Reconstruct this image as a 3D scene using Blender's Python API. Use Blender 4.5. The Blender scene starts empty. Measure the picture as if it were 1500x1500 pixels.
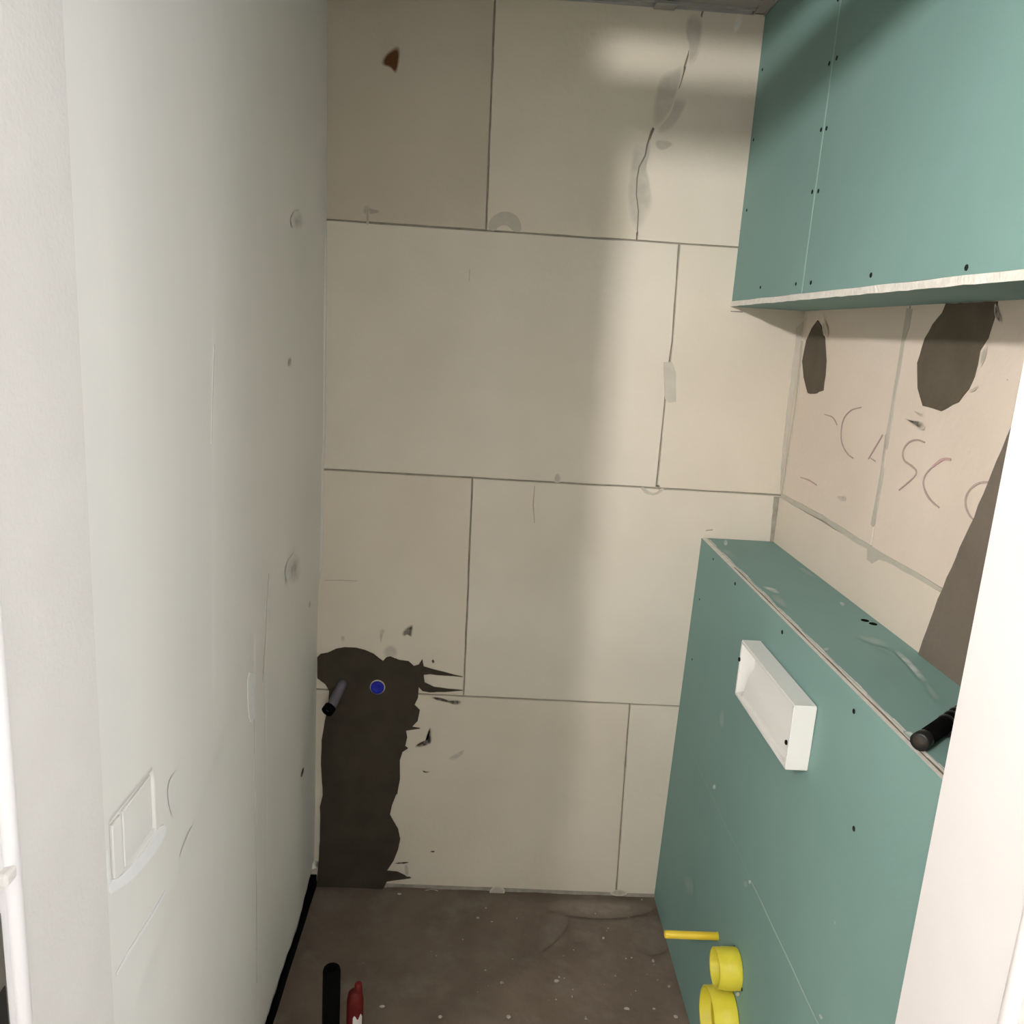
import bpy, bmesh, math, random
from mathutils import Vector, Matrix

random.seed(7)
sc = bpy.context.scene
col = sc.collection

# ------------------------------------------------------------------ camera
FPX = 1203.5
YAW, PIT, ROL = 0.0367, 0.2185, 0.0636
CAM = Vector((0.4223, -2.1291, 1.6268))
fwd = Vector((math.sin(YAW) * math.cos(PIT), math.cos(YAW) * math.cos(PIT), -math.sin(PIT)))
rgt0 = Vector((math.cos(YAW), -math.sin(YAW), 0))
up0 = rgt0.cross(fwd)
rgt = math.cos(ROL) * rgt0 + math.sin(ROL) * up0
upv = -math.sin(ROL) * rgt0 + math.cos(ROL) * up0
cd = bpy.data.cameras.new('camera')
cam = bpy.data.objects.new('camera', cd)
col.objects.link(cam)
cd.sensor_width = 36.0
cd.lens = FPX / 1500 * 36
cd.clip_start = 0.01
cam.matrix_world = Matrix(((rgt.x, upv.x, -fwd.x, CAM.x), (rgt.y, upv.y, -fwd.y, CAM.y),
                           (rgt.z, upv.z, -fwd.z, CAM.z), (0, 0, 0, 1)))
sc.camera = cam

# ------------------------------------------------------------------ world, light, exposure
wd = bpy.data.worlds.new('world')
sc.world = wd
wd.use_nodes = True
wd.node_tree.nodes['Background'].inputs[0].default_value = (0.75, 0.87, 1.0, 1)
wd.node_tree.nodes['Background'].inputs[1].default_value = 1.0
sc.view_settings.view_transform = 'Standard'
sc.view_settings.look = 'None'
sc.view_settings.gamma = 1.0
sc.view_settings.use_curve_mapping = False
sc.view_settings.exposure = 0.0

BULB = Vector((-0.56, -2.7, 2.262))
BULB_STRENGTH = 2850.0
DISH = 0.66               # share of the light the added dimming dish holds back
BULB_COL = (1.0, 0.97, 0.94)
# daylight falling through the hall window
ad = bpy.data.lights.new('window_daylight', 'AREA')
ad.shape = 'RECTANGLE'
ad.size, ad.size_y = 1.25, 1.25
ad.energy = 38
ad.color = (0.86, 0.93, 1.0)
ao = bpy.data.objects.new('window_daylight', ad)
col.objects.link(ao)
ao.location = (2.62, -2.55, 1.5)
ao.rotation_euler = (0, math.radians(90), 0)

ad2 = bpy.data.lights.new('rear_fill', 'AREA')  # fill light added behind the camera to lift the ambient level
ad2.shape = 'RECTANGLE'
ad2.size, ad2.size_y = 1.5, 1.1
ad2.energy = 18
ad2.color = (1.0, 0.98, 0.95)
ao2 = bpy.data.objects.new('rear_fill', ad2)
col.objects.link(ao2)
ao2.location = (0.55, -5.18, 1.65)
ao2.rotation_euler = (math.radians(90), 0, 0)

# ------------------------------------------------------------------ dimensions (metres)
U = 0.62                  # course height of the plaster blocks
W = 1.2091                # right wall
P = 1.0138                # face of the cistern boxing
HB = 1.1121               # its height
P2 = 1.0212               # face of the upper boxing
ZB = 1.7173               # its underside
H = 2.3878                # ceiling
YD = -1.265               # inner side of the door wall
YO = -1.52                # hall side of the door wall

def ray(px, py):
    return fwd + rgt * ((px - 750) / FPX) - upv * ((py - 750) / FPX)
def hit(px, py, n, d):    # where the line of sight meets the plane n.x = d
    n = Vector(n); r = ray(px, py)
    return CAM + r * ((d - n.dot(CAM)) / n.dot(r))
def bw(px, py):           # back wall -> (x, z)
    h = hit(px, py, (0, 1, 0), 0); return (h.x, h.z)
def rw(px, py):           # right wall -> (y, z)
    h = hit(px, py, (1, 0, 0), W); return (h.y, h.z)
def lw(px, py):           # left wall -> (y, z)
    h = hit(px, py, (1, 0, 0), 0); return (h.y, h.z)
LEAN = 0.018
def face_x(z): return P - LEAN * (1 - z / HB)
def fp(px, py):           # leaning front board -> point
    return hit(px, py, (1, 0, -LEAN / HB), P - LEAN)
def up_(px, py):
    return hit(px, py, (1, 0, 0), P2)

# ------------------------------------------------------------------ materials
def lin(h):
    h = h.lstrip('#')
    return tuple(((int(h[i:i+2], 16) / 255 + 0.055) / 1.055) ** 2.4 if int(h[i:i+2], 16) > 10 else int(h[i:i+2], 16) / 3295 for i in (0, 2, 4))
def c4(c): return (c[0], c[1], c[2], 1)
def material(name, c1, c2=None, scale=6.0, rough=0.85, bump=0.0, bscale=80.0, metallic=0.0, c3=None, s3=2.0,
             stretch=(1, 1, 1), tint=False, detail=6, stain=None):
    m = bpy.data.materials.new(name)
    m.use_nodes = True
    nt = m.node_tree
    b = nt.nodes['Principled BSDF']
    b.inputs['Roughness'].default_value = rough
    b.inputs['Metallic'].default_value = metallic
    if 'Specular IOR Level' in b.inputs: b.inputs['Specular IOR Level'].default_value = 0.3
    tc = nt.nodes.new('ShaderNodeTexCoord')
    mp = nt.nodes.new('ShaderNodeMapping')
    mp.inputs['Scale'].default_value = stretch
    nt.links.new(tc.outputs['Object'], mp.inputs['Vector'])
    last = None
    if c2:
        n = nt.nodes.new('ShaderNodeTexNoise')
        n.inputs['Scale'].default_value = scale; n.inputs['Detail'].default_value = detail
        nt.links.new(mp.outputs[0], n.inputs['Vector'])
        r = nt.nodes.new('ShaderNodeValToRGB')
        r.color_ramp.elements[0].position = 0.33; r.color_ramp.elements[0].color = c4(c1)
        r.color_ramp.elements[1].position = 0.68; r.color_ramp.elements[1].color = c4(c2)
        nt.links.new(n.outputs['Fac'], r.inputs[0]); last = r.outputs[0]
        if c3:
            n3 = nt.nodes.new('ShaderNodeTexNoise')
            n3.inputs['Scale'].default_value = s3; n3.inputs['Detail'].default_value = 8; n3.inputs['Roughness'].default_value = 0.65
            nt.links.new(mp.outputs[0], n3.inputs['Vector'])
            r3 = nt.nodes.new('ShaderNodeValToRGB')
            r3.color_ramp.elements[0].position = 0.5; r3.color_ramp.elements[0].color = (0, 0, 0, 1)
            r3.color_ramp.elements[1].position = 0.72; r3.color_ramp.elements[1].color = (1, 1, 1, 1)
            nt.links.new(n3.outputs['Fac'], r3.inputs[0])
            mx = nt.nodes.new('ShaderNodeMix'); mx.data_type = 'RGBA'
            nt.links.new(r3.outputs[0], mx.inputs['Factor']); nt.links.new(last, mx.inputs['A'])
            mx.inputs['B'].default_value = c4(c3); last = mx.outputs['Result']
    else:
        rgb = nt.nodes.new('ShaderNodeRGB'); rgb.outputs[0].default_value = c4(c1); last = rgb.outputs[0]
    if tint:
        at = nt.nodes.new('ShaderNodeAttribute'); at.attribute_type = 'OBJECT'; at.attribute_name = 'tint'
        mm = nt.nodes.new('ShaderNodeMix'); mm.data_type = 'RGBA'; mm.blend_type = 'MULTIPLY'
        mm.inputs['Factor'].default_value = 1
        nt.links.new(last, mm.inputs['A']); nt.links.new(at.outputs['Color'], mm.inputs['B']); last = mm.outputs['Result']
    if stain:
        sc_, strength, nscale, contrast = stain
        at = nt.nodes.new('ShaderNodeAttribute'); at.attribute_name = 'cover'
        n = nt.nodes.new('ShaderNodeTexNoise'); n.inputs['Scale'].default_value = nscale; n.inputs['Detail'].default_value = 6
        nt.links.new(tc.outputs['Object'], n.inputs['Vector'])
        mr = nt.nodes.new('ShaderNodeMapRange'); mr.inputs['From Min'].default_value = 0.3; mr.inputs['From Max'].default_value = 0.7
        mr.inputs['To Min'].default_value = 1 - contrast; mr.inputs['To Max'].default_value = 1.0
        nt.links.new(n.outputs['Fac'], mr.inputs['Value'])
        mu = nt.nodes.new('ShaderNodeMath'); mu.operation = 'MULTIPLY'
        nt.links.new(at.outputs['Fac'], mu.inputs[0]); nt.links.new(mr.outputs[0], mu.inputs[1])
        m2 = nt.nodes.new('ShaderNodeMath'); m2.operation = 'MULTIPLY'; m2.inputs[1].default_value = strength; m2.use_clamp = True
        nt.links.new(mu.outputs[0], m2.inputs[0])
        ms = nt.nodes.new('ShaderNodeMix'); ms.data_type = 'RGBA'
        nt.links.new(m2.outputs[0], ms.inputs['Factor']); nt.links.new(last, ms.inputs['A']); ms.inputs['B'].default_value = c4(sc_)
        last = ms.outputs['Result']
    nt.links.new(last, b.inputs['Base Color'])
    if bump:
        nb = nt.nodes.new('ShaderNodeTexNoise'); nb.inputs['Scale'].default_value = bscale; nb.inputs['Detail'].default_value = 5
        nt.links.new(mp.outputs[0], nb.inputs['Vector'])
        bp = nt.nodes.new('ShaderNodeBump'); bp.inputs['Strength'].default_value = bump; bp.inputs['Distance'].default_value = 0.004
        nt.links.new(nb.outputs['Fac'], bp.inputs['Height']); nt.links.new(bp.outputs[0], b.inputs['Normal'])
    return m

M = {}
M['joint'] = material('joint_mortar', (0.30, 0.275, 0.225), (0.40, 0.37, 0.31), 40, 0.95, 0.6, 120)
M['filler'] = material('joint_filler', (0.50, 0.465, 0.395), (0.555, 0.515, 0.44), 30, 0.9, 0.3, 90)
M['mortar'] = material('dark_mortar', (0.040, 0.033, 0.022), (0.055, 0.045, 0.031), 14, 0.95, 0.5, 90)
M['mortar_dry'] = material('dry_mortar', (0.098, 0.080, 0.056), (0.125, 0.102, 0.074), 14, 0.95, 0.5, 90)
M['skim_white'] = material('fresh_filler', (0.89, 0.885, 0.875), (0.85, 0.845, 0.84), 20, 0.7, 0.3, 80)
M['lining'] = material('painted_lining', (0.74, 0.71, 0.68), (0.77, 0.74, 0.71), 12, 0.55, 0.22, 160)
M['gloss_white'] = material('white_frame_paint', (0.82, 0.79, 0.79), (0.84, 0.81, 0.81), 10, 0.4)
M['core'] = material('gypsum_core', (0.80, 0.77, 0.71), (0.70, 0.66, 0.60), 60, 0.9, 0.5, 150)
M['screw'] = material('black_screw', (0.006, 0.008, 0.008), None, rough=1.0)
M['crumb'] = material('plaster_crumb', (0.50, 0.455, 0.40), (0.36, 0.32, 0.275), 30, 0.9)
M['ceiling'] = material('grey_ceiling', (0.34, 0.32, 0.29), (0.38, 0.36, 0.33), 4, 0.8)
M['zinc'] = material('galvanised_profile', (0.42, 0.42, 0.40), (0.5, 0.5, 0.48), 30, 0.45, metallic=0.7)
M['white_plastic'] = material('white_plastic', (0.84, 0.83, 0.80), None, rough=0.45)
M['yellow'] = material('yellow_plastic', (0.66, 0.585, 0.045), (0.69, 0.62, 0.06), 20, 0.4)
M['yellow_in'] = material('yellow_plastic_inner', (0.55, 0.43, 0.02), None, rough=0.5)
M['blue'] = material('blue_cap', (0.005, 0.012, 0.33), None, rough=0.5)
M['black'] = material('black_rubber', (0.003, 0.003, 0.003), None, rough=1.0)
M['black'].node_tree.nodes['Principled BSDF'].inputs['Specular IOR Level'].default_value = 0.05
M['black_gloss'] = material('black_plastic', (0.012, 0.012, 0.012), None, rough=0.35)
M['grey_pipe'] = material('grey_pipe', (0.12, 0.11, 0.13), None, rough=0.5)
M['red'] = material('red_plastic', (0.12, 0.004, 0.004), (0.08, 0.004, 0.004), 25, 0.6)
M['label_white'] = material('white_label', (0.6, 0.58, 0.56), None, rough=0.6)
M['void'] = material('dark_backing', (0.02, 0.018, 0.016), None, rough=0.95)
M['hall'] = material('hall_paint', (0.85, 0.83, 0.79), (0.87, 0.85, 0.81), 3, 0.8)
M['hall_floor'] = material('hall_floor', (0.28, 0.24, 0.20), (0.33, 0.28, 0.24), 5, 0.7)
M['brass'] = material('strike_metal', (0.45, 0.43, 0.40), None, rough=0.35, metallic=0.9)
M['pencil'] = material('pencil_line', (0.46, 0.36, 0.315), None, rough=0.9)
M['pencil_red'] = material('pencil_red', (0.55, 0.36, 0.34), None, rough=0.9)
M['pencil_dark'] = material('pencil_dark', (0.16, 0.14, 0.12), None, rough=0.9)
STAINS = {'s_grey': ((0.40, 0.375, 0.32), 0.85, 25, 0.55), 's_dark': ((0.05, 0.04, 0.03), 1.3, 60, 0.6), 's_soft': ((0.20, 0.175, 0.15), 0.6, 40, 0.6),
          's_rust': ((0.10, 0.040, 0.008), 1.5, 30, 0.25), 's_white': ((0.80, 0.80, 0.77), 0.8, 55, 0.8), 's_dust': ((0.46, 0.49, 0.45), 0.55, 22, 0.8),
          's_floor': ((0.36, 0.32, 0.27), 0.6, 30, 0.7)}
def base_args(k): return BASES[k]
BASES = {'block': dict(c1=(0.645, 0.59, 0.495), c2=(0.71, 0.655, 0.56), scale=3.0, rough=0.8, bump=0.25, bscale=60, tint=True, detail=4),
         'skim': dict(c1=(0.80, 0.785, 0.745), c2=(0.83, 0.805, 0.765), scale=2.2, rough=0.75, bump=0.10, bscale=40, stretch=(1, 1.6, 0.5)),
         'green': dict(c1=(0.196, 0.325, 0.298), c2=(0.213, 0.345, 0.317), scale=3.0, rough=0.7, bump=0.06, bscale=200),
         'concrete': dict(c1=(0.140, 0.106, 0.080), c2=(0.195, 0.150, 0.115), scale=5.0, rough=0.9, bump=0.5, bscale=45, c3=(0.215, 0.18, 0.145), s3=7.0)}
for k in BASES: M[k] = material(k + '_surface', **BASES[k])
def stained(base, st):
    k = base + '+' + st
    if k not in M: M[k] = material(base + '_' + st[2:], stain=STAINS[st], **BASES[base])
    return M[k]

# ------------------------------------------------------------------ mesh helpers
def tag(o, label=None, cat=None, group=None, kind=None):
    if label: o['label'] = label
    if cat: o['category'] = cat
    if group: o['group'] = group
    if kind: o['kind'] = kind
    return o
def empty(name, loc):
    o = bpy.data.objects.new(name, None); o.empty_display_size = 0.05
    col.objects.link(o); o.location = loc; return o
def root_of(o):
    v = Vector((0, 0, 0))
    while o: v = v + o.location; o = o.parent
    return v
def link_mesh(name, me, mats, parent=None, smooth=False):
    o = bpy.data.objects.new(name, me)
    for m in (mats if isinstance(mats, (list, tuple)) else [mats]): me.materials.append(M[m] if isinstance(m, str) else m)
    col.objects.link(o)
    if parent:
        o.parent = parent
        off = root_of(parent)
        if off.length > 0: me.transform(Matrix.Translation(-off))
    if smooth:
        for p in me.polygons: p.use_smooth = True
    return o
def build(name, bm, mats, parent=None, smooth=False):
    bmesh.ops.recalc_face_normals(bm, faces=bm.faces)
    me = bpy.data.meshes.new(name); bm.to_mesh(me); bm.free()
    return link_mesh(name, me, mats, parent, smooth)
def add_box(bm, lo, hi, bev=0.0, seg=1, mi=0):
    lo, hi = Vector(lo), Vector(hi)
    r = bmesh.ops.create_cube(bm, size=1)
    vs = r['verts']
    for v in vs: v.co = Vector((lo[i] + (v.co[i] + 0.5) * (hi[i] - lo[i]) for i in range(3)))
    fs = set(f for v in vs for f in v.link_faces)
    for f in fs: f.material_index = mi
    if bev:
        es = list(set(e for v in vs for e in v.link_edges))
        bmesh.ops.bevel(bm, geom=es, offset=bev, segments=seg, affect='EDGES', profile=0.5)
    return vs
def box(name, lo, hi, mats, parent=None, bev=0.0, seg=1):
    bm = bmesh.new(); add_box(bm, lo, hi, bev, seg); return build(name, bm, mats, parent)
def clean(pts, eps=1e-5):
    o = []
    for p in pts:
        if not o or (abs(p[0]-o[-1][0]) + abs(p[1]-o[-1][1])) > eps: o.append(p)
    return o
def rough_edges(pts, step=0.06, jit=0.0006):
    out = []
    n = len(pts)
    for i in range(n):
        a, b = pts[i], pts[(i+1) % n]
        L = math.hypot(b[0]-a[0], b[1]-a[1]); k = max(1, int(L / step))
        for j in range(k):
            t = j / k
            out.append((a[0]+(b[0]-a[0])*t + random.uniform(-jit, jit), a[1]+(b[1]-a[1])*t + random.uniform(-jit, jit)))
    return out
def prism(name, pts, place, t0, t1, mats, parent=None, bev=0.0, side_mi=0):
    """outline pts, place(a, b, depth) -> point; front at depth t0, back at t1"""
    bm = bmesh.new()
    f_ = [bm.verts.new(place(a, b, t0)) for a, b in pts]
    b_ = [bm.verts.new(place(a, b, t1)) for a, b in pts]
    front = bm.faces.new(f_)
    bm.faces.new(list(reversed(b_))).material_index = side_mi
    n = len(pts)
    for i in range(n):
        q = bm.faces.new((f_[i], b_[i], b_[(i+1) % n], f_[(i+1) % n])); q.material_index = side_mi
    if bev:
        bmesh.ops.recalc_face_normals(bm, faces=bm.faces)
        bmesh.ops.bevel(bm, geom=list(front.edges), offset=bev, segments=1, affect='EDGES', profile=0.5)
    return build(name, bm, mats, parent)
on_back = lambda a, b, d: (a, -d, b)            # d = how far it stands out of the wall
on_right = lambda a, b, d: (W - d, a, b)
on_left = lambda a, b, d: (left_relief(a, b) - 0.001 + d, a, b)
def smooth_loop(pts, it=1):
    for _ in range(it):
        o = []
        for i in range(len(pts)):
            a, b = pts[i], pts[(i+1) % len(pts)]
            o += [(a[0]*.75+b[0]*.25, a[1]*.75+b[1]*.25), (a[0]*.25+b[0]*.75, a[1]*.25+b[1]*.75)]
        pts = o
    return pts
def film(name, pts, place, d, mat, parent, soft=0.5, iters=2, base=None, tint=(1.0, 1.0, 1.0)):
    """soft edged stain: cover 0 on the outline, 1 in the inner ring"""
    film.n = (getattr(film, 'n', 0) + 1) % 9; d = d + film.n*0.00012
    pts = smooth_loop(pts, iters)
    cx = sum(p[0] for p in pts) / len(pts); cy = sum(p[1] for p in pts) / len(pts)
    bm = bmesh.new(); lay = bm.verts.layers.float.new('cover')
    rings = []
    for k, cv in ((1.0, 0.0), (1 - soft, 1.0)):
        ring = []
        for a, b in pts:
            v = bm.verts.new(place(cx + (a-cx)*k, cy + (b-cy)*k, d)); v[lay] = cv; ring.append(v)
        rings.append(ring)
    c = bm.verts.new(place(cx, cy, d)); c[lay] = 1.0
    n = len(pts)
    for i in range(n):
        j = (i+1) % n
        bm.faces.new((rings[0][i], rings[0][j], rings[1][j], rings[1][i]))
        bm.faces.new((rings[1][i], rings[1][j], c))
    o = build(name, bm, stained(base, mat), parent); o['tint'] = tint
    return o
def ribbon(name, pts, place, w, mat, parent, d=0.0012, taper=True):
    """a drawn line of width w on a wall, a hair thick"""
    bm = bmesh.new(); n = len(pts); L, R = [], []
    for i, p in enumerate(pts):
        a = pts[max(0, i-1)]; b = pts[min(n-1, i+1)]
        t = Vector((b[0]-a[0], b[1]-a[1])); t.normalize(); nn = Vector((-t.y, t.x))
        ww = w * (0.5 if not taper else 0.5 * (0.45 + 0.55 * math.sin(math.pi * (0.12 + 0.76 * i / max(1, n-1)))))
        ww *= random.uniform(0.8, 1.15)
        L.append(bm.verts.new(place(p[0]+nn.x*ww, p[1]+nn.y*ww, d))); R.append(bm.verts.new(place(p[0]-nn.x*ww, p[1]-nn.y*ww, d)))
    for i in range(n-1): bm.faces.new((L[i], L[i+1], R[i+1], R[i]))
    r = bmesh.ops.extrude_face_region(bm, geom=list(bm.faces))
    back = Vector(place(0, 0, 0)) - Vector(place(0, 0, 0.0010))
    for v in [g for g in r['geom'] if isinstance(g, bmesh.types.BMVert)]: v.co += back
    return build(name, bm, mat, parent)
def curve_pts(pts, k=6):
    out = []; n = len(pts)
    for i in range(n-1):
        p0, p1, p2, p3 = pts[max(0, i-1)], pts[i], pts[i+1], pts[min(n-1, i+2)]
        for j in range(k):
            t = j / k
            out.append(tuple(0.5*((2*p1[a]) + (-p0[a]+p2[a])*t + (2*p0[a]-5*p1[a]+4*p2[a]-p3[a])*t*t + (-p0[a]+3*p1[a]-3*p2[a]+p3[a])*t**3) for a in range(len(p1))))
    out.append(tuple(pts[-1])); return out
def add_lathe(bm, prof, origin, axis, seg=32, mi=0, closed=False):
    """prof: (radius, along) pairs round an axis"""
    ax = Vector(axis).normalized(); t = Vector((0, 0, 1)) if abs(ax.z) < 0.9 else Vector((1, 0, 0))
    e1 = ax.cross(t).normalized(); e2 = ax.cross(e1); o = Vector(origin); rings = []
    for r, a in prof:
        if r < 1e-6: rings.append([bm.verts.new(o + ax*a)])
        else: rings.append([bm.verts.new(o + ax*a + (e1*math.cos(2*math.pi*k/seg) + e2*math.sin(2*math.pi*k/seg))*r) for k in range(seg)])
    pairs = list(zip(rings, rings[1:])) + ([(rings[-1], rings[0])] if closed else [])
    for A, B in pairs:
        for k in range(seg):
            l = (k+1) % seg
            if len(A) == 1 and len(B) == 1: continue
            if len(A) == 1: f = bm.faces.new((A[0], B[l], B[k]))
            elif len(B) == 1: f = bm.faces.new((A[k], A[l], B[0]))
            else: f = bm.faces.new((A[k], A[l], B[l], B[k]))
            f.material_index = mi; f.smooth = True
def lathe(name, prof, origin, axis, mats, parent=None, seg=32, closed=False):
    bm = bmesh.new(); add_lathe(bm, prof, origin, axis, seg, 0, closed); return build(name, bm, mats, parent)
def add_tube(bm, pts, r, seg=12, cap=True):
    pts = [Vector(p) for p in pts]; n = len(pts); rings = []
    t = (pts[1]-pts[0]).normalized(); ref = Vector((0, 0, 1)) if abs(t.z) < 0.9 else Vector((1, 0, 0))
    e1 = t.cross(ref).normalized()
    for i, p in enumerate(pts):
        t = (pts[min(n-1, i+1)] - pts[max(0, i-1)]).normalized()
        e1 = (e1 - t*e1.dot(t)).normalized(); e2 = t.cross(e1)
        rr = r[i] if isinstance(r, (list, tuple)) else r
        rings.append([bm.verts.new(p + (e1*math.cos(2*math.pi*k/seg)+e2*math.sin(2*math.pi*k/seg))*rr) for k in range(seg)])
    for A, B in zip(rings, rings[1:]):
        for k in range(seg):
            l = (k+1) % seg; bm.faces.new((A[k], A[l], B[l], B[k])).smooth = True
    if cap: bm.faces.new(list(reversed(rings[0]))); bm.faces.new(rings[-1])
def tube(name, pts, r, mats, parent=None, seg=12):
    bm = bmesh.new(); add_tube(bm, pts, r, seg); return build(name, bm, mats, parent)

# ------------------------------------------------------------------ floor and ceiling
def make_floor():
    bm = bmesh.new(); nx, ny = 70, 76
    g = [[bm.verts.new((-0.12 + 1.45*i/nx, 0.05 - 1.33*j/ny, 0.0022*math.sin(i*0.7+1.3*math.sin(j*0.31))*math.cos(j*0.45) + random.uniform(-.0007, .0007) - 0.002)) for j in range(ny+1)] for i in range(nx+1)]
    for i in range(nx):
        for j in range(ny): bm.faces.new((g[i][j], g[i][j+1], g[i+1][j+1], g[i+1][j])).smooth = True
    me = bpy.data.meshes.new('floor'); bm.normal_update()
    if sum(f.normal.z for f in bm.faces) < 0: bmesh.ops.reverse_faces(bm, faces=bm.faces)
    bm.to_mesh(me); bm.free(); o = link_mesh('floor', me, 'concrete')
    s = o.modifiers.new('thick', 'SOLIDIFY'); s.thickness = 0.05; s.offset = -1
    tag(o, 'bare dusty grey-brown concrete floor of the small room', 'floor', kind='structure')
    return o
floor = make_floor()
film('stain', [bw_ for bw_ in [(0.0, -0.02), (0.10, -0.01), (0.13, -0.09), (0.07, -0.14), (0.0, -0.12)]],
     lambda a, b, d: (a, b, d), 0.003, 's_soft', floor, 0.8, base='concrete')
def fl(px, py):
    h = hit(px, py, (0, 0, 1), 0); return (h.x, h.y)
on_floor = lambda a, b, d: (a, b, d)
film('stain', [fl(*q) for q in [(925, 1345), (965, 1345), (985, 1385), (960, 1405), (925, 1390)]], on_floor, 0.004, 's_soft', floor, 0.75, base='concrete')
film('stain', [fl(*q) for q in [(790, 1345), (825, 1335), (838, 1352), (810, 1385), (785, 1400)]], on_floor, 0.004, 's_soft', floor, 0.7, base='concrete')
film('dust_patch', [fl(*q) for q in [(800, 1318), (950, 1320), (960, 1340), (880, 1350), (800, 1338)]], on_floor, 0.0035, 's_floor', floor, 0.6, base='concrete')
def make_crumbs():
    bm = bmesh.new()
    spots = [fl(*q) for q in [(905, 1325), (935, 1312), (940, 1318), (872, 1340), (815, 1438), (918, 1478), (958, 1478), (990, 1490), (980, 1445), (957, 1408), (745, 1490), (838, 1460), (884, 1375), (700, 1345), (645, 1490), (560, 1475), (735, 1440), (585, 1310), (565, 1300)]]
    pts = [(x, y, random.uniform(.0025, .006)) for x, y in spots]
    for _ in range(55):
        x = random.triangular(0.1, 0.98, 0.95); y = -random.random()**0.7*0.62 - 0.01
        pts.append((x, y, random.uniform(.0008, .0026)))
    for x, y, s in pts:
        r = bmesh.ops.create_icosphere(bm, subdivisions=1, radius=s)
        st = Vector((random.uniform(.6, 1.8), random.uniform(.6, 1.5), random.uniform(.4, .8)))
        for v in r['verts']:
            v.co = Vector((v.co[i]*st[i]*random.uniform(.75, 1.2) for i in range(3))) + Vector((x, y, s*.3))
    o = build('plaster_crumbs', bm, 'crumb')
    tag(o, 'scattered white plaster crumbs lying on the concrete floor', 'crumbs', kind='stuff')
make_crumbs()

ceiling = box('ceiling', (-0.15, -1.28, H), (1.35, 0.06, H + 0.06), 'ceiling')
tag(ceiling, 'grey unfinished ceiling above the plaster block wall', 'ceiling', kind='structure')
# metal track along the back wall and along the upper boxing
def channel(name, lo, hi, axis, label):
    bm = bmesh.new(); t = 0.0015
    (x0, y0, z0), (x1, y1, z1) = lo, hi
    add_box(bm, (x0, y0, z1 - t), (x1, y1, z1))
    if axis == 'x':
        add_box(bm, (x0, y1 - t, z0), (x1, y1, z1 - t)); add_box(bm, (x0, y0, z0), (x1, y0 + t, z1 - t))
    else:
        add_box(bm, (x0, y0, z0), (x0 + t, y1, z1 - t)); add_box(bm, (x1 - t, y0, z0), (x1, y1, z1 - t))
    o = build(name, bm, 'zinc'); tag(o, label, 'metal track', kind='structure'); return o
trim1 = channel('trim_1', (-0.02, -0.030, H - 0.006), (P2 - 0.032, -0.001, H), 'x', 'galvanised metal track where the ceiling meets the back wall')
trim2 = channel('trim_2', (P2 - 0.030, -1.20, H - 0.007), (P2 - 0.002, -0.002, H), 'y', 'galvanised metal track along the top of the upper green boxing')
clip = box('clip', (0.755, -0.040, H - 0.011), (0.805, -0.004, H - 0.0065), 'zinc', trim1, 0.001)

# ------------------------------------------------------------------ back wall of plaster blocks
wall_back = box('wall_back', (-0.12, 0.006, -0.05), (W + 0.12, 0.14, H + 0.05), 'joint')
tag(wall_back, 'back wall of beige plaster blocks with dark mortar patch low on the left', 'wall', kind='structure')
G = 0.0022
def vline(*px):            # a joint drawn downwards: list of (x, z), sorted upwards
    pts = [bw(*q) for q in px]; pts.sort(key=lambda p: p[1]); return pts
def xs_at(line, z):
    if z <= line[0][1]: a, b = line[0], line[1]
    elif z >= line[-1][1]: a, b = line[-2], line[-1]
    else:
        for a, b in zip(line, line[1:]):
            if a[1] <= z <= b[1]: break
    return a[0] + (b[0]-a[0]) * (z - a[1]) / (b[1]-a[1])
LEFT = [(-0.06, 0), (-0.06, 3)]; RIGHT = [(W + 0.02, 0), (W + 0.02, 3)]
J4 = vline((725, 0), (712, 338)); CR = vline((1028, 22), (1010, 75), (1003, 98), (985, 135), (968, 165), (955, 192), (946, 222), (936, 245), (932, 275), (934, 320), (933, 350))
J3 = vline((995, 362), (985, 500), (974, 590), (962, 712)); J2 = vline((692, 702), (686, 850), (679, 1016)); J1 = vline((923, 1030), (914, 1150), (905, 1275))
def wall_block(l, r, z0, z1, tint, proud, fine=0.045):
    n = max(2, int((z1 - z0) / fine)); zs = [z0 + (z1-z0)*i/n for i in range(n+1)]
    m = max(2, int((xs_at(r, z0) - xs_at(l, z0)) / 0.06))
    lp = [(xs_at(l, z) + G + random.uniform(-.0007, .0007), z) for z in zs]
    rp = [(xs_at(r, z) - G + random.uniform(-.0007, .0007), z) for z in zs]
    bot = [(lp[0][0] + (rp[0][0]-lp[0][0])*i/m, z0 + random.uniform(-.0006, .0006)) for i in range(1, m)]
    top = [(lp[-1][0] + (rp[-1][0]-lp[-1][0])*i/m, z1 + random.uniform(-.0006, .0006)) for i in range(1, m)]
    pts = bot + rp + top[::-1] + lp[::-1]
    o = prism('plaster_block', pts, on_back, proud, -0.02, 'block', wall_back, bev=0.0009)
    o['tint'] = tint; return o
rows = [(0.014, U - G), (U + G, 2*U - G), (2*U + G, 3*U - G), (3*U + G, H - 0.003)]
wall_block(LEFT, J1, *rows[0], (0.96, 0.94, 0.92), 0.0)
wall_block(J1, RIGHT, *rows[0], (1.0, 1.0, 0.99), 0.0006)
wall_block(LEFT, J2, *rows[1], (0.97, 0.95, 0.93), 0.0006)
wall_block(J2, RIGHT, *rows[1], (1.0, 1.0, 1.0), 0.0)
wall_block(LEFT, J3, *rows[2], (1.0, 1.0, 1.0), 0.0)
wall_block(J3, RIGHT, *rows[2], (1.0, 0.985, 0.97), 0.0008)
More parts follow.
